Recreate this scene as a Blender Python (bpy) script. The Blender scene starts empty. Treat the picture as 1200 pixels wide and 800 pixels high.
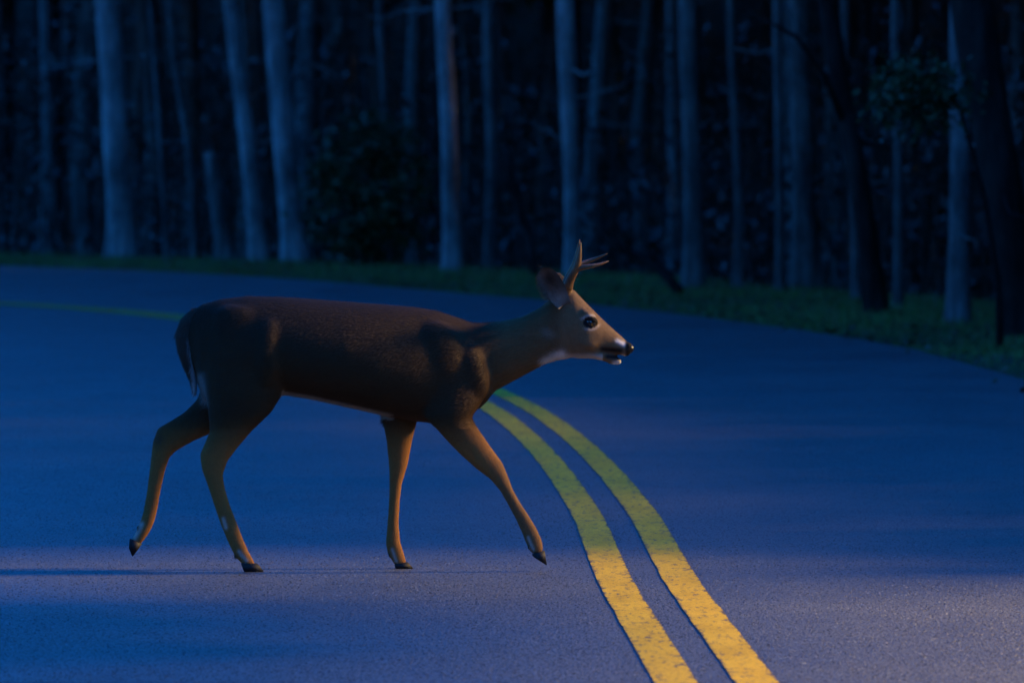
import bpy, bmesh, math, random
import numpy as np
from mathutils import Vector, noise
random.seed(7); rng = np.random.default_rng(7)
SC = bpy.context.scene; COL = SC.collection

# ------------------------------------------------------------------ camera, sky, sun, exposure
F_PX, CAM_H, HOR = 8000.0, 1.645, 140.0          # long lens, eye height, horizon row (1200x800 photograph)
cam_d = bpy.data.cameras.new('camera'); cam = bpy.data.objects.new('camera', cam_d); COL.objects.link(cam)
cam_d.sensor_width = 36.0; cam_d.lens = 36.0 * F_PX / 1200.0; cam_d.clip_start = 0.5; cam_d.clip_end = 3000
cam.location = (0, 0, CAM_H); cam.rotation_euler = (math.pi / 2 - math.atan((400 - HOR) / F_PX), 0, 0)
cam_d.dof.use_dof = True; cam_d.dof.focus_distance = 24.85; cam_d.dof.aperture_fstop = 5.6
SC.camera = cam
SUN_EL, SUN_AZ = math.radians(26), math.radians(6)      # azimuth from +X; negative = towards the camera side
SUN_V = Vector((math.cos(SUN_EL) * math.cos(SUN_AZ), math.cos(SUN_EL) * math.sin(SUN_AZ), math.sin(SUN_EL)))
W = bpy.data.worlds.new('World'); SC.world = W; W.use_nodes = True
nt = W.node_tree; bg = nt.nodes['Background']
sky = nt.nodes.new('ShaderNodeTexSky'); sky.sky_type = 'NISHITA'; sky.sun_disc = False
sky.sun_elevation = SUN_EL; sky.sun_rotation = math.pi / 2 - SUN_AZ
mx = nt.nodes.new('ShaderNodeMix'); mx.data_type = 'RGBA'; mx.blend_type = 'MULTIPLY'; mx.inputs[0].default_value = 1
mx.inputs[7].default_value = (0.014, 0.345, 1.0, 1)          # dusk: deep blue light
nt.links.new(sky.outputs[0], mx.inputs[6]); nt.links.new(mx.outputs[2], bg.inputs[0]); bg.inputs[1].default_value = 0.15
sd = bpy.data.lights.new('sun', 'SUN'); sd.energy = 5.0; sd.angle = math.radians(7.0); sd.color = (1, 0.65, 0.24)
sun = bpy.data.objects.new('sun', sd); COL.objects.link(sun); sun.rotation_euler = (-SUN_V).to_track_quat('-Z', 'Y').to_euler()
VS = SC.view_settings; VS.view_transform = 'Standard'; VS.look = 'None'; VS.gamma = 1; VS.use_curve_mapping = False
VS.exposure = 2.02

# ------------------------------------------------------------------ helpers
def ground(px, py):
    D = F_PX * CAM_H / (py - HOR)
    return ((px - 600) * D / F_PX, D)
def tag(o, label=None, cat=None, group=None, kind=None):
    if label: o['label'] = label
    if cat: o['category'] = cat
    if group: o['group'] = group
    if kind: o['kind'] = kind
    return o
def mesh(name, v, f, m, smooth=True):
    me = bpy.data.meshes.new(name); me.from_pydata([tuple(p) for p in v], [], f); me.update()
    if m: me.materials.append(m)
    if smooth: me.polygons.foreach_set('use_smooth', [True] * len(me.polygons))
    return me
def fast_mesh(name, v, faces, m, col=None):
    """v (N,3) array, faces (M,k) array, all the same size; optional per-vertex colour"""
    me = bpy.data.meshes.new(name); v = np.asarray(v, np.float32); faces = np.asarray(faces, np.int32); k = faces.shape[1]
    me.vertices.add(len(v)); me.vertices.foreach_set('co', v.ravel())
    me.loops.add(faces.size); me.loops.foreach_set('vertex_index', faces.ravel())
    me.polygons.add(len(faces)); me.polygons.foreach_set('loop_start', np.arange(0, faces.size, k, dtype=np.int32))
    me.update(calc_edges=True); me.validate()
    if m: me.materials.append(m)
    if col is not None: set_col(me, col)
    return me
def set_col(me, col):
    a = me.color_attributes.new('col', 'FLOAT_COLOR', 'POINT')
    c = np.ones((len(me.vertices), 4), np.float32); c[:, :3] = col
    a.data.foreach_set('color', c.ravel())
def obj(name, me, parent=None, loc=None):
    o = bpy.data.objects.new(name, me); COL.objects.link(o)
    if parent: o.parent = parent
    if loc is not None: o.location = loc
    return o
def empty(name, loc=(0, 0, 0)):
    o = bpy.data.objects.new(name, None); COL.objects.link(o); o.location = loc; o.empty_display_size = .2; return o
def mat(name, rough=.9, spec=.3):
    m = bpy.data.materials.new(name); m.use_nodes = True; b = m.node_tree.nodes['Principled BSDF']
    b.inputs['Roughness'].default_value = rough; b.inputs['Specular IOR Level'].default_value = spec
    return m, m.node_tree, b
def N(nt_, t, **kw):
    n = nt_.nodes.new('ShaderNode' + t)
    for k, v in kw.items(): setattr(n, k, v)
    return n
def tex(nt_, scale, detail=4, rough=.6, vec=None, mapscale=None):
    tc = N(nt_, 'TexCoord'); src = tc.outputs['Object']
    if mapscale:
        mp = N(nt_, 'Mapping'); mp.inputs['Scale'].default_value = mapscale; nt_.links.new(src, mp.inputs[0]); src = mp.outputs[0]
    n = N(nt_, 'TexNoise'); n.inputs['Scale'].default_value = scale; n.inputs['Detail'].default_value = detail
    n.inputs['Roughness'].default_value = rough; nt_.links.new(src, n.inputs['Vector']); return n.outputs['Fac']
def ramp(nt_, fac, stops):
    r = N(nt_, 'ValToRGB'); e = r.color_ramp.elements
    while len(e) < len(stops): e.new(.5)
    for i, (p, c) in enumerate(stops):
        e[i].position = p; e[i].color = (*c, 1) if len(c) == 3 else c
    nt_.links.new(fac, r.inputs[0]); return r.outputs[0]
def mixc(nt_, a, b, fac=1.0, mode='MULTIPLY'):
    m = N(nt_, 'Mix', data_type='RGBA', blend_type=mode)
    if isinstance(fac, (int, float)): m.inputs[0].default_value = fac
    else: nt_.links.new(fac, m.inputs[0])
    for i, s in ((6, a), (7, b)):
        if isinstance(s, tuple): m.inputs[i].default_value = (*s, 1)
        else: nt_.links.new(s, m.inputs[i])
    return m.outputs[2]
def bump(nt_, b, h, strength, dist):
    n = N(nt_, 'Bump'); n.inputs['Strength'].default_value = strength; n.inputs['Distance'].default_value = dist
    nt_.links.new(h, n.inputs['Height']); nt_.links.new(n.outputs[0], b.inputs['Normal'])

# ------------------------------------------------------------------ materials
M = {}
m, t, b = mat('asphalt', .62, .5)
fine = tex(t, 160, 3, .75); mid = tex(t, 9, 5, .7); big = tex(t, .9, 4, .6, mapscale=(1.2, .5, 1)); agg = tex(t, 95, 2, .6, mapscale=(1, .28, 1))
c = ramp(t, fine, [(.28, (.027, .029, .031)), (.5, (.060, .064, .067)), (.74, (.11, .116, .118))])
c = mixc(t, c, ramp(t, agg, [(.3, (.45, .45, .45)), (.5, (1, 1, 1)), (.72, (1.9, 1.9, 1.9))]))
c = mixc(t, c, ramp(t, mid, [(.3, (.78, .78, .78)), (.7, (1.12, 1.12, 1.12))]))
c = mixc(t, c, ramp(t, big, [(.32, (.8, .8, .81)), (.62, (1.06, 1.06, 1.05))]))
t.links.new(c, b.inputs['Base Color'])
t.links.new(ramp(t, big, [(.3, (.5,) * 3), (.7, (.72,) * 3)]), b.inputs['Roughness'])
bump(t, b, agg, .8, .008); M['asphalt'] = m

m, t, b = mat('yellow_paint', .75, .12)
fine = tex(t, 150, 3, .75); wear = tex(t, 14, 6, .72, mapscale=(2.2, .5, 1)); blot = tex(t, 3.2, 4, .6, mapscale=(2, .6, 1))
paint = mixc(t, (.74, .43, .026), ramp(t, fine, [(.3, (.55, .52, .5)), (.55, (1, 1, 1))]))
paint = mixc(t, paint, ramp(t, blot, [(.35, (.82, .81, .8)), (.6, (1, 1, 1))]))
va = N(t, 'VertexColor', layer_name='col'); sep = N(t, 'SeparateColor'); t.links.new(va.outputs[0], sep.inputs[0])
def mth(op, a, b_=0.0):
    n_ = N(t, 'Math', operation=op)
    for i_, q in enumerate((a, b_)):
        if isinstance(q, (int, float)): n_.inputs[i_].default_value = q
        else: t.links.new(q, n_.inputs[i_])
    return n_.outputs[0]
rim = mth('POWER', mth('ABSOLUTE', mth('SUBTRACT', mth('MULTIPLY', sep.outputs[0], 2.0), 1.0)), 9.0)      # 1 at the stripe's edges
grit = tex(t, 60, 4, .7, mapscale=(1, .3, 1))
worn = mth('ADD', mth('ADD', mth('MULTIPLY', wear, .62), mth('MULTIPLY', grit, .38)), mth('MULTIPLY', rim, .10))
c = mixc(t, paint, (.06, .06, .06), ramp(t, worn, [(.525, (0,) * 3), (.61, (.9,) * 3)]), 'MIX')
t.links.new(c, b.inputs['Base Color']); bump(t, b, fine, .6, .005); M['paint'] = m

m, t, b = mat('forest_soil', .95, .1)
c = ramp(t, tex(t, 3.5, 8, .7), [(.3, (.012, .010, .007)), (.55, (.035, .026, .016)), (.75, (.075, .05, .026))])
t.links.new(c, b.inputs['Base Color']); bump(t, b, tex(t, 9, 6, .7), .8, .05); M['soil'] = m

def attr_mat(name, rough, spec, noise_scale, lo, hi, translucent=0, bmp=None):
    m, t, b = mat(name, rough, spec)
    a = N(t, 'VertexColor', layer_name='col')
    c = mixc(t, a.outputs[0], ramp(t, tex(t, noise_scale, 4, .65), [(.3, (lo,) * 3), (.7, (hi,) * 3)]))
    t.links.new(c, b.inputs['Base Color'])
    if bmp: bump(t, b, tex(t, bmp[0], 4, .7), bmp[1], bmp[2])
    return m
M['grass'] = attr_mat('grass_blades', .7, .25, 3, .7, 1.3)
M['stone'] = attr_mat('stone_chips', .6, .4, 80, .85, 1.15)
M['hide'] = attr_mat('hide', .8, .15, 60, .88, 1.1, bmp=(220, .25, .003))
M['fur'] = attr_mat('fur', .65, .2, 12, .85, 1.15)
def bark(name, lo, hi, sc=1.0):
    m, t, b = mat(name, .92, .15)
    n = tex(t, 9 * sc, 7, .7, mapscale=(1, 1, .22)); p = tex(t, 2.2, 5, .65, mapscale=(1, 1, .6))
    c = ramp(t, n, [(.28, tuple(x * .45 for x in lo)), (.45, lo), (.7, hi)])
    c = mixc(t, c, ramp(t, p, [(.33, (.30, .30, .30)), (.62, (1.12, 1.12, 1.12))]))
    t.links.new(c, b.inputs['Base Color']); bump(t, b, n, .9, .03); return m
M['bark_pale'] = bark('pale_bark', (.22, .21, .195), (.37, .36, .335))
M['bark_mid'] = bark('grey_bark', (.10, .095, .085), (.22, .21, .19))
M['bark_ash'] = bark('ashen_bark', (.15, .145, .135), (.27, .26, .24))
M['bark_dark'] = bark('dark_bark', (.018, .014, .011), (.045, .036, .028))
def leafm(name, c0, c1):
    m, t, b = mat(name, .55, .3)
    t.links.new(ramp(t, tex(t, .9, 4, .6), [(.3, c0), (.7, c1)]), b.inputs['Base Color']); return m
M['leaf'] = leafm('leaf_green', (.028, .055, .014), (.075, .10, .03))
M['evergreen'] = leafm('leaf_evergreen', (.012, .035, .010), (.035, .07, .018))
M['brush'] = leafm('leaf_withered', (.022, .020, .018), (.055, .052, .047))
M['litter'] = leafm('leaf_litter', (.035, .022, .010), (.12, .06, .025))
m, t, b = mat('hoof_horn', .6, .35); b.inputs['Base Color'].default_value = (.012, .010, .009, 1); M['hoof'] = m
m, t, b = mat('eye', .06, .6); b.inputs['Base Color'].default_value = (.006, .004, .003, 1); b.inputs['Coat Weight'].default_value = 1; M['eye'] = m
m, t, b = mat('nose_leather', .3, .5); b.inputs['Base Color'].default_value = (.008, .008, .009, 1); bump(t, b, tex(t, 400, 3), .5, .002); M['nose'] = m
m, t, b = mat('antler_bone', .5, .35)
c = ramp(t, tex(t, 30, 6, .7, mapscale=(1, 1, .3)), [(.3, (.06, .028, .010)), (.6, (.17, .085, .030)), (.8, (.27, .15, .06))])
t.links.new(c, b.inputs['Base Color']); bump(t, b, tex(t, 90, 5, .7), .6, .003); M['antler'] = m

# ------------------------------------------------------------------ the road's run (x, y) on the ground
def spline(pts, step=.5):
    """Catmull-Rom through pts, resampled evenly"""
    p = [2 * np.array(pts[0]) - np.array(pts[1])] + [np.array(q, float) for q in pts] + [2 * np.array(pts[-1]) - np.array(pts[-2])]
    out = []
    for i in range(1, len(p) - 2):
        d01, d12, d23 = (max(np.linalg.norm(p[i + k] - p[i + k - 1]), 1e-6) ** .5 for k in (0, 1, 2))
        t0, t1 = 0, d01; t2 = t1 + d12; t3 = t2 + d23
        for tt in np.linspace(t1, t2, 24, endpoint=False):
            a1 = (t1 - tt) / (t1 - t0) * p[i - 1] + (tt - t0) / (t1 - t0) * p[i]
            a2 = (t2 - tt) / (t2 - t1) * p[i] + (tt - t1) / (t2 - t1) * p[i + 1]
            a3 = (t3 - tt) / (t3 - t2) * p[i + 1] + (tt - t2) / (t3 - t2) * p[i + 2]
            b1 = (t2 - tt) / (t2 - t0) * a1 + (tt - t0) / (t2 - t0) * a2
            b2 = (t3 - tt) / (t3 - t1) * a2 + (tt - t1) / (t3 - t1) * a3
            out.append((t2 - tt) / (t2 - t1) * b1 + (tt - t1) / (t2 - t1) * b2)
    out.append(p[-2]); out = np.array(out)
    L = np.r_[0, np.cumsum(np.linalg.norm(np.diff(out, axis=0), axis=1))]
    s = np.linspace(0, L[-1], int(L[-1] / step) + 1)
    return np.c_[np.interp(s, L, out[:, 0]), np.interp(s, L, out[:, 1])]
def turn(p0, d0, R, n, seg):
    """go on from p0 along heading d0 (angle to +y, positive = left) on an arc of radius R"""
    pts = []; p = np.array(p0, float); a = d0
    for _ in range(n):
        a += seg / R; p = p + seg * np.array((-math.sin(a), math.cos(a))); pts.append(tuple(p))
    return pts
cpx = [(839, 800), (752, 668), (728, 615), (655, 522), (583, 470), (470, 425), (340, 393), (205, 371.5), (90, 361), (0, 355.5)]
cg = [ground(*p) for p in cpx]
CENTRE = spline([(1.7, -60), (1.5, -30), (1.1, 0), (.8, 11)] + cg + turn(cg[-1], math.radians(24), 62, 12, 8))
epx = [(1200, 446), (1150, 429), (1050, 405), (950, 388), (850, 375), (750, 362.5), (620, 350), (500, 340), (370, 329), (240, 320), (120, 315), (0, 311)]
eg = [ground(*p) for p in epx]
EDGE = spline([(5.3, -60), (5.1, -30), (4.6, 0), (4.2, 15), (3.75, 30)] + eg + turn(eg[-1], math.radians(36), 66, 11, 8))
tan = np.gradient(CENTRE, axis=0); tan /= np.linalg.norm(tan, axis=1)[:, None]; left = np.c_[-tan[:, 1], tan[:, 0]]
LEDGE = CENTRE + left * 3.5
def side(poly, P):
    """signed distance of points P (n,2) from a polyline: positive on its right"""
    out = np.empty(len(P)); T = np.gradient(poly, axis=0)
    for i in range(0, len(P), 4000):
        q = P[i:i + 4000]; d2 = ((q[:, None, :] - poly[None]) ** 2).sum(2); k = d2.argmin(1)
        r = q - poly[k]; s = np.sign(T[k, 1] * r[:, 0] - T[k, 0] * r[:, 1]); s[s == 0] = 1
        out[i:i + 4000] = s * np.sqrt(d2[np.arange(len(q)), k])
    return out
def hnoise(x, y):
    return .35 * np.sin(x * .23 + 1.3) * np.cos(y * .19) + .18 * np.sin(x * .61 + y * .47) + .06 * np.sin(1.9 * x - 1.3 * y)
def height(P):
    P = np.atleast_2d(np.asarray(P, float)); dr = side(EDGE[::2], P); dl = -side(LEDGE[::2], P)
    h = np.full(len(P), -.06)
    r = dr > 0
    d = dr
    verge = .04 * np.clip(d / 1.5, 0, 1) - .05
    drop = -.42 * np.clip(d - 4.2, 0, 8) / 2.2 * .6
    rise = .13 * np.clip(d - 45, 0, 500)
    amp = np.clip((d - 6) / 8, 0, 1)
    h = np.where(r, verge + drop + rise + amp * hnoise(P[:, 0], P[:, 1]), h)
    d = dl
    hl = .12 * np.clip(d / 2, 0, 1) - .05 + .10 * np.clip(d - 3, 0, 400) + np.clip((d - 4) / 8, 0, 1) * hnoise(P[:, 0], P[:, 1])
    h = np.where((~r) & (dl > 0), hl, h)
    return h
def hz(x, y): return float(height([(x, y)])[0])

# ground: one sheet to the horizon, finer near the road
def axis(lo, hi, near_lo, near_hi, fine, coarse):
    a = list(np.arange(near_lo, near_hi, fine)); s = fine; v = near_hi
    while v < hi: a.append(v); s = min(s * 1.25, coarse); v += s
    a.append(hi); s = fine; v = near_lo; pre = []
    while v > lo: s = min(s * 1.25, coarse); v -= s; pre.append(max(v, lo))
    return np.array(sorted(set(pre + a)))
gx = axis(-900, 900, -14, 12, .55, 60); gy = axis(-500, 1500, 10, 100, .7, 60)
GX, GY = np.meshgrid(gx, gy); P = np.c_[GX.ravel(), GY.ravel()]
nx = len(gx); fi = np.arange(len(gy) - 1)[:, None] * nx + np.arange(nx - 1)[None]; fi = fi.ravel()
gm = fast_mesh('ground', np.c_[P, height(P)], np.c_[fi, fi + 1, fi + 1 + nx, fi + nx], M['soil'])
gm.polygons.foreach_set('use_smooth', [True] * len(gm.polygons))
tag(obj('ground', gm), kind='structure')

# road surface between its two edges, with a ragged rim and real thickness
def resample(poly, n):
    L = np.r_[0, np.cumsum(np.linalg.norm(np.diff(poly, axis=0), axis=1))]; s = np.linspace(0, L[-1], n)
    return np.c_[np.interp(s, L, poly[:, 0]), np.interp(s, L, poly[:, 1])]
kk = ((CENTRE[:, None] - EDGE[None]) ** 2).sum(2).argmin(1); kk = np.maximum.accumulate(kk)
RE = EDGE[kk]; RE = np.c_[np.convolve(np.pad(RE[:, 0], 3, 'edge'), np.ones(7) / 7, 'valid'), np.convolve(np.pad(RE[:, 1], 3, 'edge'), np.ones(7) / 7, 'valid')]
v = []; f = []; nseg = 14
for i in range(len(CENTRE)):
    jr, jl = (noise.noise(Vector((i * .35, k, 0))) * .05 for k in (1.5, 7.5))
    for j in range(nseg + 1):
        u = j / nseg
        if u < .5: q = LEDGE[i] * (1 - 2 * u) + CENTRE[i] * 2 * u
        else: q = CENTRE[i] * (2 - 2 * u) + RE[i] * (2 * u - 1)
        q = q + left[i] * (jl if j == 0 else -jr if j == nseg else 0)
        v.append((q[0], q[1], 0.0))
    v.append((v[-1][0], v[-1][1], -.12)); v.append((v[-nseg - 2][0], v[-nseg - 2][1], -.12))
w_ = nseg + 3
for i in range(len(CENTRE) - 1):
    a = i * w_
    for j in range(nseg): f.append((a + j, a + j + 1, a + w_ + j + 1, a + w_ + j))
    f.append((a + nseg, a + nseg + 1, a + w_ + nseg + 1, a + w_ + nseg)); f.append((a + nseg + 2, a, a + w_, a + w_ + nseg + 2))
road = tag(obj('road', mesh('road', v, f, M['asphalt'], False)), kind='structure')
# the double centre line: two painted stripes with uneven edges
C2 = spline([tuple(q) for q in CENTRE[::4]], .06); C2 = C2[(C2[:, 1] > -20)]
t2 = np.gradient(C2, axis=0); t2 /= np.linalg.norm(t2, axis=1)[:, None]; l2 = np.c_[-t2[:, 1], t2[:, 0]]
for off, wd, sd_ in ((.118, .128, 3), (-.118, .128, 11)):
    v = []; f = []
    for i in range(len(C2)):
        e1 = .004 * noise.noise(Vector((i * .11, sd_, 0))) + .0015 * noise.noise(Vector((i * 1.3, sd_, 4)))
        e2 = .004 * noise.noise(Vector((i * .11, sd_ + 3, 0))) + .0015 * noise.noise(Vector((i * 1.3, sd_ + 3, 4)))
        for e in (off - wd / 2 + e1, off + wd / 2 + e2):
            q = C2[i] + l2[i] * e; v.append((q[0], q[1], .004))
        if i: f.append((2 * i - 2, 2 * i - 1, 2 * i + 1, 2 * i))
    lm = mesh('centre_line', v, f, M['paint'], False); set_col(lm, np.tile(np.array(((0, 0, 0), (1, 1, 1))), (len(C2), 1))); obj('centre_line', lm, road)

# coarse aggregate standing proud of the asphalt
def aggregate(n_, y0, y1, pw):
    y = y0 + (y1 - y0) * rng.random(n_) ** pw; x = rng.uniform(-1, 1, n_) * (.083 * y + .25); p = np.c_[x, y]
    cx_ = np.interp(y, CENTRE[:, 1][:300], CENTRE[:, 0][:300]); d = np.abs(np.abs(x - cx_) - .118); kp = (d > .057) | (rng.random(n_) < .55); p, d = p[kp], d[kp]; n_ = len(p)
    a0 = rng.uniform(0, 6.28, n_); r = rng.uniform(.0028, .0065, n_); h_ = r * rng.uniform(.25, .6, n_)
    vs = [np.c_[p[:, 0] + r * rng.uniform(.7, 1.2, n_) * np.cos(a0 + k * 1.571), p[:, 1] + r * rng.uniform(.7, 1.2, n_) * np.sin(a0 + k * 1.571), np.full(n_, -.0005)] for k in range(4)]
    vs.append(np.c_[p + rng.normal(0, .25, (n_, 2)) * r[:, None], h_]); v_ = np.stack(vs, 1).reshape(-1, 3); b0 = np.arange(n_)[:, None] * 5
    f_ = np.concatenate([np.c_[b0 + k, b0 + (k + 1) % 4, b0 + 4] for k in range(4)])
    g = np.clip(.062 * np.exp(rng.normal(0, .55, n_)), .015, .20)[:, None] * np.array((.97, 1, 1.02)) * rng.uniform(.94, 1.06, (n_, 3))
    on = (d < .056) & (rng.random(n_) < .86); g[on] = np.array((.74, .43, .026)) * rng.uniform(.45, 1.1, (on.sum(), 1))
    return fast_mesh('aggregate', v_, f_, M['stone'], np.repeat(g, 5, 0))
tag(obj('aggregate', aggregate(260000, 18.3, 48, 1.7), road), kind='stuff')

# ------------------------------------------------------------------ the deer (white-tailed buck walking to the right)
S = 321.0; DY = 24.92
def P2(p, y=0.0): return np.array(((p[0] - 600) / S, y, (668.5 - p[1]) / S))
def loft(bm, secs, n=26, egg=0.0, cap=.35):
    """closed tube through sections (edge point A, edge point B, half width, side offset), given in side-view units"""
    rings = []
    def ring(c, a, wy):
        r = []
        for k in range(n):
            th = 2 * math.pi * k / n; ct, st = math.cos(th), math.sin(th)
            r.append(bm.verts.new(c + a * ct + np.array((0, wy * st * (1 + egg * ct), 0))))
        return r
    dat = []
    for (A, B, wy, yo) in secs:
        a3, b3 = P2(A, yo), P2(B, yo); dat.append(((a3 + b3) / 2, (a3 - b3) / 2, wy))
    d0 = dat[0][0] - dat[1][0]; d1 = dat[-1][0] - dat[-2][0]
    d0 /= np.linalg.norm(d0); d1 /= np.linalg.norm(d1)
    def mini(d, dir_, s, e): c, a, wy = d; return (c + dir_ * np.linalg.norm(a) * e, a * s, wy * s)
    full = [mini(dat[0], d0, .45, cap), mini(dat[0], d0, .8, cap * .6)] + dat + [mini(dat[-1], d1, .8, cap * .6), mini(dat[-1], d1, .45, cap)]
    for c, a, wy in full: rings.append(ring(c, a, wy))
    fs = []
    for r0, r1 in zip(rings, rings[1:]):
        for k in range(n): fs.append(bm.faces.new((r0[k], r0[(k + 1) % n], r1[(k + 1) % n], r1[k])))
    fs.append(bm.faces.new(rings[0][::-1])); fs.append(bm.faces.new(rings[-1]))
    bmesh.ops.recalc_face_normals(bm, faces=fs)
def ball(bm, p, yo, rx, ry, rz, rot=0):
    r = bmesh.ops.create_uvsphere(bm, u_segments=20, v_segments=12, radius=1)
    c = P2(p, yo); cr, sr = math.cos(rot), math.sin(rot)
    for q in r['verts']:
        x, y, z = q.co.x * rx, q.co.y * ry, q.co.z * rz
        q.co = (c[0] + x * cr - z * sr, c[1] + y, c[2] + x * sr + z * cr)
bm = bmesh.new()
loft(bm, [((226, 364), (229, 440), .06, 0), ((236, 357), (237, 468), .095, 0), ((257, 351), (262, 480), .13, 0), ((290, 347), (298, 474), .152, 0),
          ((330, 348), (334, 463), .16, 0), ((370, 351), (370, 469), .17, 0), ((410, 354), (410, 478), .175, 0), ((450, 357), (450, 487), .168, 0),
          ((485, 360), (487, 494), .152, 0), ((512, 364), (515, 497), .135, 0), ((533, 371), (545, 489), .118, 0), ((550, 377), (570, 472), .098, 0), ((562, 379), (579, 458), .08, 0)], 40, egg=-.08)
loft(bm, [((505, 368), (562, 480), .105, 0), ((540, 377), (581, 458), .092, 0), ((565, 378), (600, 448), .08, 0), ((590, 376), (620, 437), .07, 0), ((612, 371), (637, 428), .062, 0),
          ((632, 361), (652, 423), .058, 0), ((646, 350), (666, 421), .056, 0)], 30)
loft(bm, [((650, 343), (660, 419), .046, 0), ((660, 337), (671, 420), .056, 0), ((672, 339), (682, 421), .064, 0), ((684, 352), (692, 420), .066, 0), ((696, 364), (701, 417), .056, 0), ((707, 375), (709, 414), .044, 0),
          ((718, 385), (717, 414), .035, 0), ((727, 393), (726, 416), .031, 0), ((735, 400), (733, 418.5), .028, 0), ((740, 404), (737, 417), .022, 0)], 28, cap=.25)
loft(bm, [((684, 402), (682, 420), .045, 0), ((698, 408), (697, 421), .036, 0), ((709, 411), (709, 424), .026, 0), ((717, 414), (717, 428), .021, 0), ((724, 418.5), (725, 428), .018, 0), ((727, 420.5), (728, 426.5), .014, 0)], 20, cap=.4)
for s in (-1, 1):
    ball(bm, (691, 371), s * .052, .040, .022, .016, -.75)         # brow
    ball(bm, (686, 398), s * .043, .050, .020, .030, -.5)          # cheek
    ball(bm, (664, 338), s * .034, .020, .018, .020)               # antler base
    ball(bm, (736, 405), s * .016, .016, .014, .014)               # nostril wing
    ball(bm, (558, 435), s * .084, .050, .045, .105, .25)          # shoulder point
    ball(bm, (520, 425), s * .086, .10, .050, .16, .35)            # shoulder blade
    ball(bm, (316, 415), s * .112, .058, .062, .14, -.1)           # front of the thigh
NH, FH, FF, NF = -.098, .09, .075, -.085
loft(bm, [((252, 366), (314, 372), .045, -.075), ((240, 410), (334, 420), .066, -.08), ((240, 455), (333, 461), .066, -.09), ((245, 484), (320, 482), .052, NH), ((247, 503), (298, 502), .040, NH),
          ((241, 518), (280, 523), .031, NH), ((235, 531), (268, 539), .026, NH), ((237, 548), (262.5, 555), .022, NH), ((244, 567), (264.5, 570), .0195, NH), ((252, 592), (270.5, 590), .018, NH),
          ((260, 615), (279, 612), .0185, NH), ((267, 632), (286, 630), .0195, NH), ((273, 645), (292, 644), .020, NH), ((279, 654), (297, 653), .018, NH), ((286, 661), (300, 659), .016, NH)])
loft(bm, [((252, 380), (310, 380), .05, FH), ((236, 440), (310, 440), .06, FH), ((230, 468), (290, 478), .055, FH), ((214, 484), (258, 504), .042, FH), ((197, 495), (226, 518), .032, FH), ((183, 503), (205, 530), .027, FH),
          ((177, 519), (197, 538), .024, FH), ((174, 545), (192.5, 551), .020, FH), ((170, 577), (186.5, 577), .018, FH), ((166, 600), (182.5, 600), .018, FH), ((162, 614), (179, 614), .0195, FH), ((157, 625), (172, 628), .019, FH), ((152, 634), (164, 639), .016, FH)])
loft(bm, [((442, 430), (498, 430), .05, FF), ((444, 468), (495, 468), .05, FF), ((447, 492), (488, 497), .043, FF), ((452, 517), (483, 517), .033, FF), ((455, 546), (477.5, 546), .027, FF), ((455.5, 569), (470.5, 569), .0215, FF),
          ((455, 590), (468, 590), .018, FF), ((453, 617), (467, 616), .018, FF), ((451, 639), (468.5, 636), .020, FF), ((453.5, 651), (472, 647), .019, FF), ((459, 660), (475, 657), .018, FF), ((463, 665), (476, 661), .016, FF)])
loft(bm, [((505, 390), (548, 392), .036, -.062), ((494, 420), (568, 425), .050, -.072), ((492, 458), (571, 453), .056, -.078), ((499, 488), (564, 474), .055, NF), ((511, 501), (553, 488), .048, NF), ((527, 519), (561, 502), .038, NF), ((541, 533), (575, 522), .032, NF),
          ((559, 549), (589, 541), .028, NF), ((574, 560), (596, 558), .024, NF), ((586, 574), (601.5, 573), .020, NF), ((595, 590), (610, 588), .018, NF), ((604, 607), (620, 603), .018, NF), ((611, 622), (629, 618), .0195, NF), ((616, 635), (635, 631), .020, NF), ((622, 646), (637, 643), .018, NF)])
# dewclaws
for (p, yo) in (((275, 650), NH), ((158, 620), FH), ((454, 652), FF), ((618, 640), NF)):
    for s in (-1, 1): ball(bm, (p[0] + 2, p[1]), yo + s * .012, .0075, .006, .011)
raw = bpy.data.meshes.new('raw'); bm.to_mesh(raw); bm.free()
tmp = bpy.data.objects.new('tmp', raw); COL.objects.link(tmp)
rm = tmp.modifiers.new('r', 'REMESH'); rm.mode = 'VOXEL'; rm.voxel_size = .0048; rm.adaptivity = 0
dg = bpy.context.evaluated_depsgraph_get(); body_me = bpy.data.meshes.new_from_object(tmp.evaluated_get(dg)); body_me.name = 'body'
bpy.data.objects.remove(tmp); bpy.data.meshes.remove(raw)
def relax(me, weight, n_it, lam=.5):
    n_ = len(me.vertices); ed = np.empty(len(me.edges) * 2, np.int32); me.edges.foreach_get('vertices', ed); ed = ed.reshape(-1, 2)
    v_ = np.empty(n_ * 3, np.float32); me.vertices.foreach_get('co', v_); v_ = v_.reshape(-1, 3).astype(float)
    deg = (np.bincount(ed[:, 0], minlength=n_) + np.bincount(ed[:, 1], minlength=n_))[:, None]
    w_ = weight(v_)[:, None]
    for it in range(n_it):
        acc = np.stack([np.bincount(ed[:, 0], v_[ed[:, 1], k], n_) + np.bincount(ed[:, 1], v_[ed[:, 0], k], n_) for k in range(3)], 1)
        v_ = v_ + lam * w_ * (acc / deg - v_)
    me.vertices.foreach_set('co', v_.astype(np.float32).ravel()); me.update()
def w_torso(v_):
    x = v_[:, 0] * S + 600; y = 668.5 - v_[:, 2] * S; side_ = np.clip(np.abs(v_[:, 1]) / .05, 0, 1)
    return np.clip((500 - y) / 25, 0, 1) * np.clip((635 - x) / 30, 0, 1) * np.clip((y - 346) / 8, 0, 1) * side_
relax(body_me, lambda v_: np.ones(len(v_)), 9)
relax(body_me, w_torso, 44)
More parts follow.
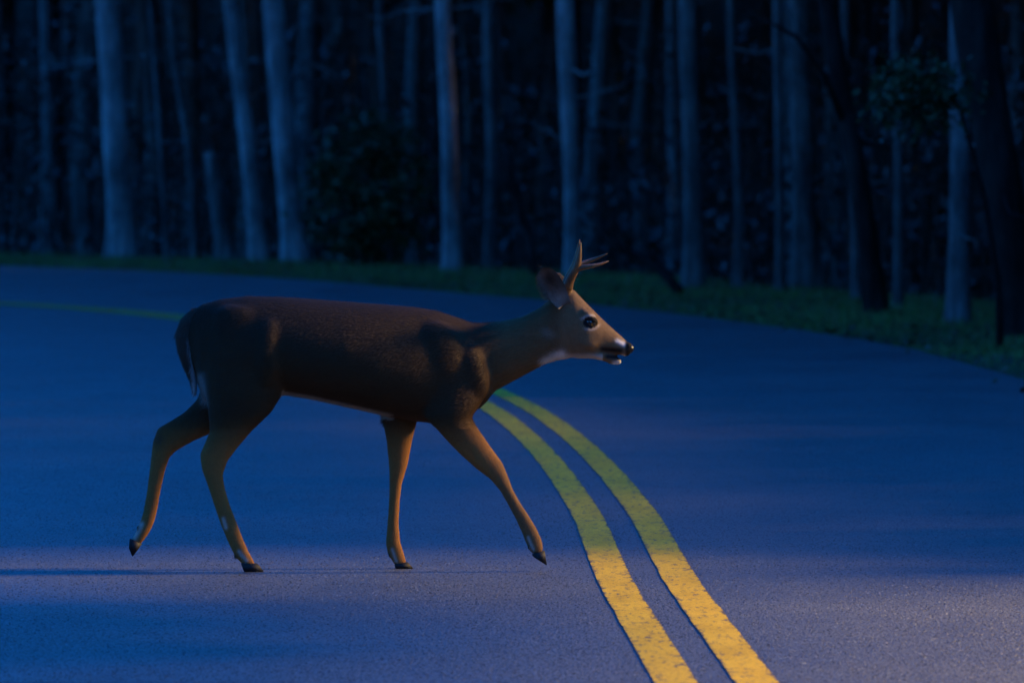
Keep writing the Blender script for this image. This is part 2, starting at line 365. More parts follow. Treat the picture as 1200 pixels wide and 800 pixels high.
def sstep(a, b_, x): u = np.clip((x - a) / (b_ - a), 0, 1); return u * u * (3 - 2 * u)
def segd(x, y, a, b_):
    a = np.array(a, float); b_ = np.array(b_, float); d = b_ - a; u = np.clip(((x - a[0]) * d[0] + (y - a[1]) * d[1]) / (d @ d), 0, 1)
    return np.hypot(x - a[0] - u * d[0], y - a[1] - u * d[1])
def coat(v):
    """coat colour of the buck at points v in its own space"""
    x = v[:, 0] * S + 600; y = 668.5 - v[:, 2] * S; w = np.abs(v[:, 1])
    back = np.array((.028, .015, .006)); flank = np.array((.052, .025, .0085)); leg = np.array((.26, .105, .026)); white = np.array((.66, .61, .54)); black = np.array((.010, .009, .009))
    u = sstep(350, 440, y)[:, None]; c = back * (1 - u) + flank * u
    u = sstep(480, 540, y)[:, None]; c = c * (1 - u) + leg * u
    def put(c, k, colr): k = np.clip(k, 0, 1)[:, None]; return c * (1 - k) + colr * k
    # neck and face are warmer and paler than the trunk
    c = put(c, .8 * sstep(560, 600, x) * (1 - sstep(640, 660, x)), np.array((.15, .08, .032)))
    c = put(c, sstep(640, 665, x) * .9, np.array((.18, .105, .05)))
    c = put(c, .75 * np.exp(-(segd(x, y, (672, 345), (712, 380)) / 6) ** 2) * (x > 650), np.array((.13, .075, .04)))
    # belly, inside of the thighs, throat
    bel = np.interp(x, [325, 335, 370, 410, 450, 470], [458, 463, 469, 478, 487, 492])
    c = put(c, sstep(-7, -3.5, y - bel) * (x > 332) * (x < 462) * (y < 492), np.array((.34, .28, .20)))
    c = put(c, .85 * np.exp(-(segd(x, y, (640, 424), (658, 416)) / 5.5) ** 2), white)
    c = put(c, .55 * sstep(412, 420, y) * (x > 655) * (x < 706), white)
    c = put(c, .10 * np.exp(-(segd(x, y, (640, 388), (646, 392)) / 5) ** 2), white)
    # eye ring
    e = np.hypot((x - 692) / 1.25, (y - 377.5)); c = put(c, np.exp(-((e - 8.3) / 1.5) ** 2) * .36 * (w > .03) * sstep(3.5, 7.0, np.abs(y - 377.5 + .25 * (x - 692))), white)
    c = put(c, (e < 6.8) * (w > .03), black)
    # muzzle: dark band, white patch behind the nose, black lips, pale chin
    c = put(c, np.exp(-(segd(x, y, (706, 409), (727, 411)) / 3.6) ** 2), black)
    c = put(c, 1.0 * np.exp(-(segd(x, y, (724, 399.5), (731, 403.5)) / 2.6) ** 2), white)
    c = put(c, np.exp(-(segd(x, y, (712, 418), (728, 419.5)) / 3.2) ** 2), black)
    c = put(c, sstep(731.5, 734.5, x), black)
    c = put(c, np.exp(-(segd(x, y, (720, 427), (728, 425.5)) / 2.8) ** 2), white * .95)
    c = put(c, np.exp(-(np.hypot(x - 730, y - 418.5) / 2.6) ** 2), white * .9)
    # legs: pale streaks at the pasterns
    for a, b_, r in (((263, 606), (266, 616), 2.2), ((281, 644), (290, 655), 2.0), ((164, 616), (156, 632), 3.2), ((459, 645), (464, 659), 1.7), ((619, 628), (625, 642), 1.7)):
        c = put(c, .6 * np.exp(-(segd(x, y, a, b_) / r) ** 2), white * .8)
    c = put(c, .6 * np.exp(-(segd(x, y, (240, 470), (236, 440)) / 5) ** 2), white * .5)
    c = put(c, .65 * np.exp(-(segd(x, y, (177, 512), (183, 516)) / 8) ** 2), np.array((.05, .03, .02)))
    for q in ((275, 650), (158, 620), (454, 652), (618, 640)): c = put(c, np.exp(-(np.hypot(x - q[0], y - q[1]) / 3.2) ** 2), black * 2)
    return c
n = len(body_me.vertices); V = np.empty(n * 3, np.float32); body_me.vertices.foreach_get('co', V); V = V.reshape(-1, 3)
set_col(body_me, coat(V)); body_me.materials.clear(); body_me.materials.append(M['hide'])
body_me.polygons.foreach_set('use_smooth', [True] * len(body_me.polygons))
buck = tag(empty('deer', (0, DY, 0.0)), 'young antlered buck deer walking across the asphalt beside the yellow lines', 'deer')
body = obj('body', body_me, buck)
def bmobj(name, bm_, m_, parent, sub=0, colr=None):
    me = bpy.data.meshes.new(name); bm_.to_mesh(me); bm_.free(); me.materials.append(m_)
    me.polygons.foreach_set('use_smooth', [True] * len(me.polygons))
    if colr is not None:
        a = np.empty(len(me.vertices) * 3, np.float32); me.vertices.foreach_get('co', a); set_col(me, colr(a.reshape(-1, 3)))
    o = obj(name, me, parent)
    if sub: md = o.modifiers.new('sub', 'SUBSURF'); md.levels = sub; md.render_levels = sub
    return o
# tail: dark outside, white fringe towards the legs
bm = bmesh.new()
loft(bm, [((226, 361), (242, 374), .030, 0), ((212, 374), (236, 382), .038, 0), ((205, 393), (231, 396), .044, 0), ((208, 411), (230, 413), .042, 0), ((214, 428), (230.5, 431), .034, 0), ((221.5, 444), (231, 447), .022, 0), ((226, 460), (230, 462), .010, 0)], 22)
def tailcol(v):
    x = v[:, 0] * S + 600; y = 668.5 - v[:, 2] * S
    u = sstep(-3, 1.5, x - np.interp(y, [360, 375, 395, 430, 445, 465], [249, 238, 225, 225.5, 226, 224]))[:, None]
    return (1 - u) * np.array((.06, .038, .024)) + u * np.array((.42, .40, .37))
tail = bmobj('tail', bm, M['hide'], buck, 1, tailcol)
# eyes, nose pad
for s in (-1, 1):
    bm = bmesh.new(); ball(bm, (692.5, 377.5), s * .054, .0215, .014, .0165, -.35); bmobj('eye', bm, M['eye'], buck)
bm = bmesh.new(); loft(bm, [((731, 398.5), (733, 414), .025, 0), ((738, 401), (738.5, 415), .026, 0), ((742.5, 405), (741.5, 413), .020, 0)], 18, cap=.2); bmobj('nose', bm, M['nose'], buck, 1)
# ears: a curved leaf with a rim and a hollow
def ear(yo, base, tip, wid, roll, lean):
    bm_ = bmesh.new(); nu, nv = 12, 11; grid = [[], []]
    b0, t0 = P2(base, yo), P2(tip, yo + lean); ax = t0 - b0; L = np.linalg.norm(ax); ax /= L
    sx = np.array((ax[2], 0, -ax[0])); sx /= np.linalg.norm(sx); ny = np.cross(ax, sx); s = -1 if yo < 0 else 1
    ny = ny if ny[1] * s > 0 else -ny
    a = math.radians(roll); sx, ny = sx * math.cos(a) + ny * math.sin(a), ny * math.cos(a) - sx * math.sin(a)
    for lay in (0, 1):
        for i in range(nu + 1):
            u = i / nu; w2 = wid * (.42 + .58 * math.sin(math.pi * min(1, u * .72 + .10)))
            if u > .72: w2 *= max(0, 1 - ((u - .72) / .28) ** 2) ** .5
            w2 = max(w2, .0012); row = []
            for j in range(nv):
                q = j / (nv - 1) * 2 - 1; cup = .75 * w2 * (q * q) * (1.15 - .5 * u)
                p = b0 + ax * L * u + sx * w2 * q * .98 + ny * (cup - (0 if lay == 0 else .0055 * (1 - abs(q) ** 4)) - .012 * math.sin(u * 3.0))
                row.append(bm_.verts.new(p))
            grid[lay].append(row)
    for lay in (0, 1):
        for i in range(nu):
            for j in range(nv - 1):
                g = grid[lay]; bm_.faces.new((g[i][j], g[i][j + 1], g[i + 1][j + 1], g[i + 1][j]))
    A, B = grid
    for i in range(nu):
        for j in (0, nv - 1): bm_.faces.new((A[i][j], A[i + 1][j], B[i + 1][j], B[i][j]))
    for j in range(nv - 1): bm_.faces.new((A[nu][j], A[nu][j + 1], B[nu][j + 1], B[nu][j])); bm_.faces.new((A[0][j], A[0][j + 1], B[0][j + 1], B[0][j]))
    bmesh.ops.recalc_face_normals(bm_, faces=bm_.faces[:])
    def colr(v):
        d = v - b0; u = d @ ax / L; q = np.abs(d @ sx) / (wid + 1e-6)
        inner = (np.arange(len(v)) < len(v) // 2)
        c = np.where(inner[:, None], np.array((.13, .10, .078)), np.array((.07, .045, .028)))
        k = (inner * np.exp(-((u - .62) / .2) ** 2 - (q / .5) ** 2) * .9)[:, None]; c = c * (1 - k) + k * np.array((.022, .016, .013))
        k = (sstep(.70, .95, q) * .9 + sstep(.86, .97, u)).clip(0, 1)[:, None]; c = c * (1 - k) + k * np.array((.075, .05, .034))
        k = (inner * np.exp(-((u - .16) / .12) ** 2) * .45)[:, None]; c = c * (1 - k) + k * np.array((.42, .36, .29))
        return c
    return bmobj('ear', bm_, M['hide'], buck, 1, colr)
ears = [ear(-.050, (662, 357), (635, 313), .041, 8, -.045), ear(.052, (664, 352), (643, 322), .040, -30, .05)]
# antlers: beam, upright tine and forward tine
def tube(bm_, pts, n_=10):
    rings = []
    for i, (p, r) in enumerate(pts):
        p = Vector(p); a = Vector(pts[max(i - 1, 0)][0]); c = Vector(pts[min(i + 1, len(pts) - 1)][0]); d = (c - a).normalized()
        u = d.cross(Vector((.13, .9, .4))).normalized(); w = d.cross(u)
        rings.append([bm_.verts.new(p + r * (math.cos(k * 2 * math.pi / n_) * u + math.sin(k * 2 * math.pi / n_) * w)) for k in range(n_)])
    for r0, r1 in zip(rings, rings[1:]):
        for k in range(n_): bm_.faces.new((r0[k], r0[(k + 1) % n_], r1[(k + 1) % n_], r1[k]))
    bm_.faces.new(rings[0][::-1]); bm_.faces.new(rings[-1])
def antler(s, dz, dx, tip):
    bm_ = bmesh.new()
    def q(px, py, yo): p = P2((px + dx, py + dz), yo * s); return tuple(p)
    fork = q(676, 312, .062)
    tube(bm_, [(q(664, 340, .030), 0.0195), (q(665.5, 334, .033), 0.0214), (q(667, 329, .037), 0.0177), (q(670, 322, .046), 0.0159), (q(674, 315, .057), 0.0152), (q(677, 308, .064), 0.0140), (q(678.5, 300, .068), 0.0107), (q(679.5, 291, .070), 0.0071), (q(680.5, 281.5, .068), 0.0020)])
    tube(bm_, [(q(674, 315, .057), 0.0116), (q(681, 312, .064), 0.0107), (q(690, 310 + tip * .4, .070), 0.0088), (q(700, 307.5 + tip * .75, .070), 0.0068), (q(708, 304.5 + tip * .9, .064), 0.0046), (q(713.5, 302 + tip, .058), 0.0016)])
    bmesh.ops.recalc_face_normals(bm_, faces=bm_.faces[:])
    return bmobj('antler', bm_, M['antler'], buck, 1)
antler(-1, 1.4, 0, 2.2); antler(1, -1.2, -1.2, -3.2)
# hooves: two pointed claws each
def hoof(top_a, top_b, heel, tip, yo, flat=False):
    bm_ = bmesh.new()
    for s in (-1, 1):
        y0, y1 = (yo + s * .002, yo + s * .020)
        pts = []
        for (p, k) in ((top_a, .8), (top_b, .8), (tip, .35), (heel, 1.0)):
            for y in (y0, y0 + (y1 - y0) * k): c = P2(p, y); pts.append(bm_.verts.new(c))
        for fc in ((0, 2, 4, 6), (1, 7, 5, 3), (0, 1, 3, 2), (2, 3, 5, 4), (4, 5, 7, 6), (6, 7, 1, 0)): bm_.faces.new([pts[k] for k in fc])
    bmesh.ops.recalc_face_normals(bm_, faces=bm_.faces[:]); bmesh.ops.bevel(bm_, geom=bm_.edges[:], offset=.0022, segments=2, affect='EDGES')
    bmobj('hoof', bm_, M['hoof'], buck)
hoof((283, 658), (302, 658.5), (287, 668.4), (310, 668.4), NH); hoof((461.5, 662.5), (477, 660.5), (463, 668.4), (484, 668.4), FF)
hoof((150, 633), (164.5, 639.5), (149, 644), (153, 655), FH); hoof((623, 648), (638, 643.5), (625, 651), (641, 661.5), NF)
# short fur lying along the body
def fur(src, count, lens, name):
    src.calc_loop_triangles(); nt_ = len(src.loop_triangles); ti = np.empty(nt_ * 3, np.int32); src.loop_triangles.foreach_get('vertices', ti); ti = ti.reshape(-1, 3)
    v_ = np.empty(len(src.vertices) * 3, np.float32); src.vertices.foreach_get('co', v_); v_ = v_.reshape(-1, 3)
    cl = np.empty(len(v_) * 4, np.float32); src.color_attributes['col'].data.foreach_get('color', cl); cl = cl.reshape(-1, 4)[:, :3]
    a, b_, c_ = v_[ti[:, 0]], v_[ti[:, 1]], v_[ti[:, 2]]; cr = np.cross(b_ - a, c_ - a); ar = np.linalg.norm(cr, axis=1)
    k = rng.choice(nt_, count, p=ar / ar.sum()); u = rng.random((count, 2)); fl = u.sum(1) > 1; u[fl] = 1 - u[fl]
    p = a[k] + (b_[k] - a[k]) * u[:, :1] + (c_[k] - a[k]) * u[:, 1:]; nr = cr[k] / ar[k][:, None]; colr = cl[ti[k, 0]]
    px = p[:, 0] * S + 600; py = 668.5 - p[:, 2] * S
    keep = ~((px > 731) | ((np.hypot(px - 692.5, py - 377.5) < 6.5)) | ((px > 702) & (py > 405))); p, nr, colr, px, py = p[keep], nr[keep], colr[keep], px[keep], py[keep]
    flow = np.tile(np.array((-1., 0, -.38)), (len(p), 1)); lg = py > 500; flow[lg] = (-.1, 0, -1)
    hd = px > 645; flow[hd] = (-.8, 0, .5); ru = (px < 262) & ~lg; flow[ru] = (-.45, 0, -1)
    flow += rng.normal(0, .10, flow.shape); flow -= nr * (flow * nr).sum(1)[:, None]; flow /= np.linalg.norm(flow, axis=1)[:, None] + 1e-6
    d = flow + nr * rng.uniform(.05, .30, (len(p), 1)); d /= np.linalg.norm(d, axis=1)[:, None]
    ln = np.where(lg, lens * .5, lens) * np.where(px > 655, .5, 1) * rng.uniform(.6, 1.3, len(p)); bl = (py > 455) & (py < 495) & (px > 330) & (px < 465); ln = np.where(bl, ln * 1.5, ln)
    sd2 = np.cross(d, nr); sd2 /= np.linalg.norm(sd2, axis=1)[:, None] + 1e-6
    wd = rng.uniform(.0005, .0010, (len(p), 1)); vv = np.stack((p - sd2 * wd - nr * .001, p + sd2 * wd - nr * .001, p + d * ln[:, None]), 1).reshape(-1, 3)
    cc = np.repeat(colr * rng.uniform(.72, 1.3, (len(p), 1)), 3, 0)
    return fast_mesh(name, vv, np.arange(len(vv)).reshape(-1, 3), M['fur'], cc)
tag(obj('fur', fur(body_me, 190000, .017, 'fur'), body), kind='stuff')
tag(obj('fur', fur(tail.data, 9000, .022, 'tail_fur'), tail), kind='stuff')
for e_ in ears: tag(obj('fur', fur(e_.data, 2600, .026, 'ear_fur'), e_), kind='stuff')

# ------------------------------------------------------------------ trees
def trunk_mesh(name, path, m_, limbs=(), n_=14, flute=.10):
    """path: list of (x, y, z, radius); limbs: list of such lists"""
    v, f = [], []
    for li, pth in enumerate([path] + list(limbs)):
        k_ = n_ if li == 0 else 7; base = len(v); ph = random.uniform(0, 9)
        pth = [tuple(float(q) for q in p) for p in pth]
        for i, (x, y, z, r) in enumerate(pth):
            a = Vector(pth[max(i - 1, 0)][:3]); c = Vector(pth[min(i + 1, len(pth) - 1)][:3]); d = (c - a).normalized()
            u = d.cross(Vector((.1, 1, .05))).normalized(); w = d.cross(u)
            for k in range(k_):
                th = 2 * math.pi * k / k_; rr = r * (1 + flute * noise.noise(Vector((math.cos(th) * 1.3 + ph, math.sin(th) * 1.3, z * .55))) + flute * .6 * noise.noise(Vector((ph + th * 2, z * 2.1, 3))))
                p = Vector((x, y, z)) + rr * (math.cos(th) * u + math.sin(th) * w); v.append(tuple(p))
        for i in range(len(pth) - 1):
            for k in range(k_): f.append((base + i * k_ + k, base + i * k_ + (k + 1) % k_, base + (i + 1) * k_ + (k + 1) % k_, base + (i + 1) * k_ + k))
        f.append(tuple(range(base + k_ - 1, base - 1, -1))); f.append(tuple(range(base + (len(pth) - 1) * k_, base + len(pth) * k_)))
    return mesh(name, v, f, m_)
def leaves(name, pts, size, m_, flat=.0):
    """leaf-shaped quads (folded along the midrib) at pts"""
    n_ = len(pts); nrm = rng.normal(size=(n_, 3)); nrm[:, 2] += flat; nrm /= np.linalg.norm(nrm, axis=1)[:, None]
    a = np.cross(nrm, rng.normal(size=(n_, 3))); a /= np.linalg.norm(a, axis=1)[:, None]; b_ = np.cross(nrm, a); s = size * rng.uniform(.6, 1.35, (n_, 1))
    q = np.stack((pts - a * s, pts + b_ * s * .5 + nrm * s * .12, pts + a * s, pts - b_ * s * .5 + nrm * s * .12), 1).reshape(-1, 3)
    return fast_mesh(name, q, np.arange(4 * n_).reshape(-1, 4), m_)
def crown_mesh(name, rad, hgt, n_clumps, per, size, m_):
    out = []
    for _ in range(n_clumps):
        d = rng.normal(size=3); d /= np.linalg.norm(d); r = rng.uniform(.35, 1) ** .6
        c = d * r * np.array((rad, rad, hgt)); out.append(c + rng.normal(size=(per, 3)) * np.array((.5, .5, .35)) * rng.uniform(.6, 1.3))
    return leaves(name, np.concatenate(out), size, m_)
CROWNS = [crown_mesh('crown', 3.3, 4.2, 62, 60, .19, M['leaf']), crown_mesh('crown', 3.8, 3.6, 66, 60, .19, M['leaf']), crown_mesh('crown', 2.8, 4.8, 58, 60, .19, M['leaf'])]
CR = [(3.6, 4.5), (4.1, 3.9), (3.1, 5.1)]
def blocks(cx, cy, cz, k, pts, marg=0):
    """does crown k at (cx,cy,cz) shade any of these points from the sun"""
    rx, rz = CR[k][0] + marg, CR[k][1] + marg
    for p in pts:
        o = np.array((p[0] - cx, p[1] - cy, p[2] - cz)) / (rx, rx, rz); d = np.array(SUN_V) / (rx, rx, rz)
        t_ = -(o @ d) / (d @ d)
        if t_ > 0 and np.linalg.norm(o + d * t_) < 1: return True
    return False
# points kept sunlit: trees and added leaves are left out of their way
LIT = [(x, y, 0) for x in (.8, 1.3, 1.8, 2.6) for y in (12, 14, 16, 18, 20, 22, 23.6)] + [(.42, 24.9, .92), (.2, 24.9, .3), (.1, 24.9, .72), (.1, 24.9, .5)] + [(.48, 26, 0), (.45, 28, 0), (.38, 30.5, 0), (.28, 33, 0), (.1, 36, 0), (-.1, 39, 0)]
def in_sun_gap(q):
    """mask of the gap cut so sun reaches near road, centre line and deer"""
    sv = np.array(SUN_V); g = q - sv * (q[:, 2:3] / sv[2]); t_ = (q[:, 0] - .1) / sv[0]; dd = q - sv * t_[:, None]
    return ((g[:, 0] > .6) & (g[:, 1] > 10) & (g[:, 1] < 24.2)) | ((np.abs(g[:, 0] - np.interp(g[:, 1], CENTRE[:, 1][:300], CENTRE[:, 0][:300])) < .34) & (g[:, 1] > 24) & (g[:, 1] < 40)) | ((np.abs(dd[:, 1] - 24.9) < np.where(dd[:, 2] < .8, .9, .8)) & (dd[:, 2] > .05) & (dd[:, 2] < 1.08) & (t_ > 0))
def stem_blocks(x, y):
    for p in LIT:
        h_ = Vector((SUN_V.x, SUN_V.y)); h_.normalize(); r = Vector((x - p[0], y - p[1])); tt = r.dot(h_)
        if tt > 0 and tt * math.tan(SUN_EL) + p[2] < 13 and abs(r.x * h_.y - r.y * h_.x) < 1.1: return True
    return False
def add_tree(name, x, y, z, tm, k, ch, rz, label, group=None, sc=1.0, crown=True):
    r = empty(name, (x, y, z)); r.rotation_euler = (0, 0, rz); r.scale = (sc,) * 3
    tag(r, label, 'tree', group); obj('trunk', tm, r)
    if crown: obj('crown', CROWNS[k], r, (0, 0, ch / sc))
    return r
def px_trunk(xb, yb, xt, yt, w, wt, extra, m_, name='forest_tree', label='', crown=True, cut=None, kink=0, k=0, ch=11, limbs_px=()):
    """a tree whose foot meets the woods' edge at image column xb; extra = metres behind the grass"""
    D = F_PX * CAM_H / (yb - HOR) + extra; X = (xb - 600) * D / F_PX; z0 = hz(X, D); sc = D / F_PX
    r0, r1 = w * sc / 2, wt * sc / 2
    zt = CAM_H + (HOR - yt) * sc; ztop = zt if cut else 15.0; zb = CAM_H + (HOR - yb) * sc
    slope = ((xt - xb) * sc) / (zt - zb)
    path = []
    n_ = 26
    for j in range(n_ + 1):
        z = (z0 - .25) + (ztop - z0 + .25) * (j / n_) ** 1.5
        u = (z - zb) / (zt - zb); r = r0 + (r1 - r0) * min(max(u, 0), 1.3); 
        if z > zt and not cut: r = r1 * max(.25, 1 - .8 * (z - zt) / (15 - zt))
        r *= 1 + .35 * math.exp(-max(z - z0, 0) / .18)
        lean = slope * (z - zb) if z < zt + 1.5 else slope * (zt + 1.5 - zb) + slope * .35 * (z - zt - 1.5)
        wob = sc * (kink * math.sin(u * 5.0) + 2.2 * noise.noise(Vector((xb * .1, z * .9, 0))))
        path.append((lean + wob, .12 * noise.noise(Vector((xb * .3, z * .5, 9))), z - z0, max(r, .01)))
    limbs = []
    for pts in limbs_px:
        limbs.append([((px - xb) * sc, dy, CAM_H + (HOR - py) * sc - z0, ww * sc / 2) for (px, py, ww, dy) in pts])
    if not cut:
        for _ in range(random.choice((1, 2, 3, 4))):
            zz = random.uniform(.6, 3.4); q = min(path, key=lambda a_: abs(a_[2] - zz)); a = random.uniform(0, 6.28); l = random.uniform(.3, 1.1); up = random.uniform(-.15, .7)
            limbs.append([(q[0], q[1], q[2], .016)] + [(q[0] + math.cos(a + .3 * u) * l * u, q[1] + math.sin(a) * l * u, q[2] + l * up * u * u + random.gauss(0, .03), .013 * (1 - .8 * u)) for u in (.3, .6, .8, 1)])
    tm = trunk_mesh('trunk', path, m_, limbs)
    t_ = add_tree(name, X, D, z0, tm, k, ch, 0, label, crown=crown)
    return t_, X, D
TAKEN = []
P_, D_, G_ = M['bark_pale'], M['bark_dark'], M['bark_mid']
for a in (
    dict(xb=142, yb=302, xt=128, yt=0, w=34, wt=29, extra=0.4, m_=P_, label='stout pale trunk standing alone left of two thin crooked saplings', kink=2),
    dict(xb=196, yb=303, xt=178, yt=0, w=9, wt=7, extra=1.5, m_=G_, label='thin straight sapling right beside the stout lone pale trunk', kink=2),
    dict(xb=226, yb=303, xt=204, yt=20, w=8, wt=7, extra=0.8, m_=G_, label='thin crooked sapling beside the leaning broken stub', kink=6),
    dict(xb=263, yb=304, xt=246, yt=178, w=20, wt=15, extra=0.8, m_=G_, label='broken leaning grey stub without a crown beside pale trunks', crown=False, cut=True, name='broken_tree'),
    dict(xb=303, yb=305, xt=271, yt=0, w=22, wt=17, extra=0.3, m_=P_, label='slim pale trunk leaning parallel to a thicker pale trunk', kink=2),
    dict(xb=345, yb=306, xt=320, yt=0, w=28, wt=24, extra=0.2, m_=P_, label='thick bright pale trunk leaning beside the dark evergreen bush', kink=1,
         limbs_px=[[(332, 110, 6, 0), (352, 70, 4, .3), (386, 84, 3, .5), (420, 112, 2, .7)]]),
    dict(xb=453, yb=310, xt=447, yt=0, w=10, wt=9, extra=4, m_=G_, label='thin grey trunk rising out of the dark evergreen bush', kink=2),
    dict(xb=529, yb=316, xt=521, yt=0, w=21, wt=20, extra=0.3, m_=P_, label='straight bright pale trunk just behind the evergreen bush on the verge', kink=1.2),
    dict(xb=573, yb=320, xt=575, yt=0, w=15, wt=13, extra=6.5, m_=G_, label='faint grey trunk between the two straight bright pale trunks', kink=3,
         limbs_px=[[(574, 40, 6, 0), (582, 75, 5, .2), (598, 110, 4, .4), (610, 150, 2, .4)]]),
    dict(xb=671, yb=326, xt=664, yt=0, w=19, wt=23, extra=0.3, m_=P_, label='straight pale trunk rising directly behind the buck\'s antlers', kink=1.2,
         limbs_px=[[(668, 80, 5, 0), (682, 88, 4, -.2), (700, 84, 2, -.3)]]),
    dict(xb=811, yb=345, xt=808, yt=0, w=24, wt=22, extra=2.5, m_=G_, label='wide grey trunk behind the sloping fallen bough', kink=2),
    dict(xb=864, yb=350, xt=860, yt=0, w=13, wt=9, extra=4, m_=G_, label='narrow grey trunk next to the wide grey trunk', kink=4),
    dict(xb=914, yb=354, xt=911, yt=0, w=12, wt=9, extra=4, m_=G_, label='narrow grey trunk close against a broad greyish neighbour', kink=2),
    dict(xb=940, yb=358, xt=937, yt=0, w=30, wt=24, extra=6.5, m_=G_, label='broad faint grey trunk behind the black leaning trunk', kink=2),
    dict(xb=1003, yb=364, xt=990, yt=0, w=11, wt=9, extra=3.5, m_=G_, label='slim grey trunk half hidden by the black leaning trunk', kink=2),
    dict(xb=1054, yb=370, xt=1050, yt=0, w=12, wt=10, extra=2.5, m_=G_, label='slim grey trunk right of the black leaning trunk', kink=1.5),
    dict(xb=1122, yb=383, xt=1126, yt=0, w=27, wt=23, extra=1.0, m_=M['bark_ash'], label='broad pale trunk below the low green bough', kink=2),
    dict(xb=1027, yb=370, xt=972, yt=0, w=26, wt=22, extra=0.2, m_=D_, label='black trunk leaning over the verge, the slimmer of two', kink=2,
         limbs_px=[[(990, 150, 9, 0), (965, 90, 7, -.3), (930, 45, 5, -.6), (885, 22, 3, -.8)]]),
    dict(xb=1196, yb=394, xt=1140, yt=0, w=42, wt=50, extra=0.2, m_=D_, label='massive black trunk leaning over the verge', kink=2),
):
    t_, X, D = px_trunk(k=random.randrange(3), ch=random.uniform(10, 13), **a); TAKEN.append((X, D))
# evergreen bush on the edge of the woods
def foliage_thing(name, label, cat, c, rad, n_, size, m_, stems=True, z0=0):
    r = tag(empty(name, (c[0], c[1], z0)), label, cat)
    cl = []
    for _ in range(n_):
        d = rng.normal(size=3); d /= np.linalg.norm(d); q = d * rng.uniform(.3, 1) ** .6 * np.array(rad) + np.array((0, 0, c[2] - z0)); q[2] = max(q[2], .05)
        cl.append(q + rng.normal(size=(26, 3)) * .09)
    pts = np.concatenate(cl); obj('foliage', leaves('foliage', pts, size, m_, .5), r)
    if stems:
        for k in range(7):
            a = rng.uniform(0, 6.28); h_ = rad[2] * rng.uniform(1.0, 1.7); rr = rad[0] * .6
            path = [(math.cos(a) * rr * u ** 1.4 * .9, math.sin(a) * rr * u ** 1.4 * .6, u * h_, .022 * (1 - .8 * u)) for u in np.linspace(0, 1, 7)]
            obj('stem', trunk_mesh('stem', path, M['bark_dark'], n_=6), r)
    return r
Xb, Db = (430 - 600) * 76.5 / F_PX, 76.5
foliage_thing('evergreen_bush', 'dark rounded evergreen bush between pale trunks at the edge of the woods', 'bush', (Xb, Db, hz(Xb, Db) + .85), (.72, .6, .95), 170, .05, M['evergreen'], z0=hz(Xb, Db))
# a low leafy bough hanging from the black trunk
bx, bd = (1075 - 600) * 49 / F_PX, 49.0; bz = CAM_H + (HOR - 112) * bd / F_PX
br = foliage_thing('leafy_sapling', 'leaning leafy sapling whose green bough hangs beside the massive black trunk', 'sapling', (bx, bd, bz), (.36, .3, .16), 60, .035, M['evergreen'], False, hz(bx + .75, bd))
br.location.x = bx; z0 = hz(bx + .75, bd)
obj('stem', trunk_mesh('stem', [(.62, .3, 0, .03), (.6, .28, .5, .026), (.5, .2, 1.1, .022), (.3, .1, bz - z0 - .05, .016), (0, 0, bz - z0 + .03, .010), (-.3, -.05, bz - z0 - .02, .004)], M['bark_dark'], n_=7), br)
# dead boughs
def bough(pa, pb, w0, w1, D, label):
    sc = D / F_PX; p = [Vector(((q[0] - 600) * sc, D + dy, CAM_H + (HOR - q[1]) * sc)) for q, dy in ((pa, .4), (pb, -.2))]
    path = []
    for u in np.linspace(0, 1, 9):
        q = p[1].lerp(p[0], u); path.append((q.x - p[1].x, q.y - p[1].y + .1 * math.sin(u * 6), q.z - p[1].z + .05 * math.sin(u * 7), (w1 + (w0 - w1) * u) * sc / 2))
    r = tag(empty('dead_bough', p[1]), label, 'bough'); obj('limb', trunk_mesh('limb', path, M['bark_dark'], n_=8), r)
    for u, l in ((.35, .35), (.6, .5), (.8, .3)):
        i = int(u * 8); a = path[i]
        obj('twig', trunk_mesh('twig', [(a[0], a[1], a[2], a[3] * .5), (a[0] - l * .3, a[1], a[2] + l * .6, a[3] * .3), (a[0] - l * .4, a[1] + .1, a[2] + l, .003)], M['bark_dark'], n_=6), r)
bough((690, 255), (795, 340), 7, 13, 64, 'black sloping fallen bough propped at the edge of the woods')
bough((592, 175), (628, 318), 7, 11, 70, 'thin black leaning pole left of the trunk behind the antlers')

# the rest of the woods, on both sides of the road and beyond
def generic(m_, r0, h_):
    path = [(.25 * noise.noise(Vector((z * .25, r0 * 90, 0))), .25 * noise.noise(Vector((z * .25, r0 * 90, 5))), z, r0 * (1 - .75 * z / h_) * (1 + .4 * math.exp(-z / .2))) for z in [-.3, 0, .25, .6, 1.2, 2, 3, 4.5, 6, 8, 10, 12, h_]]
    limbs = []
    for _ in range(6):
        a = random.uniform(0, 6.28); z = random.uniform(4.5, 9); l = random.uniform(1.5, 3)
        limbs.append([(0, 0, z, r0 * .35), (math.cos(a) * l * .5, math.sin(a) * l * .5, z + l * .4, r0 * .22), (math.cos(a) * l, math.sin(a) * l, z + l * .9, .012)])
    for _ in range(7):
        a = random.uniform(0, 6.28); z = random.uniform(.8, 4.5); l = random.uniform(.4, 1.4); up = random.uniform(-.2, .8)
        limbs.append([(0, 0, z, .018)] + [(math.cos(a + .4 * u) * l * u, math.sin(a + .4 * u) * l * u, z + l * up * u, .014 * (1 - .8 * u)) for u in (.35, .7, 1)])
    return trunk_mesh('trunk', path, m_, limbs, n_=9)
GEN = [generic(M['bark_ash'], .16, 14), generic(M['bark_ash'], .11, 13), generic(G_, .20, 15), generic(G_, .14, 14), generic(G_, .09, 12), generic(D_, .17, 14)]
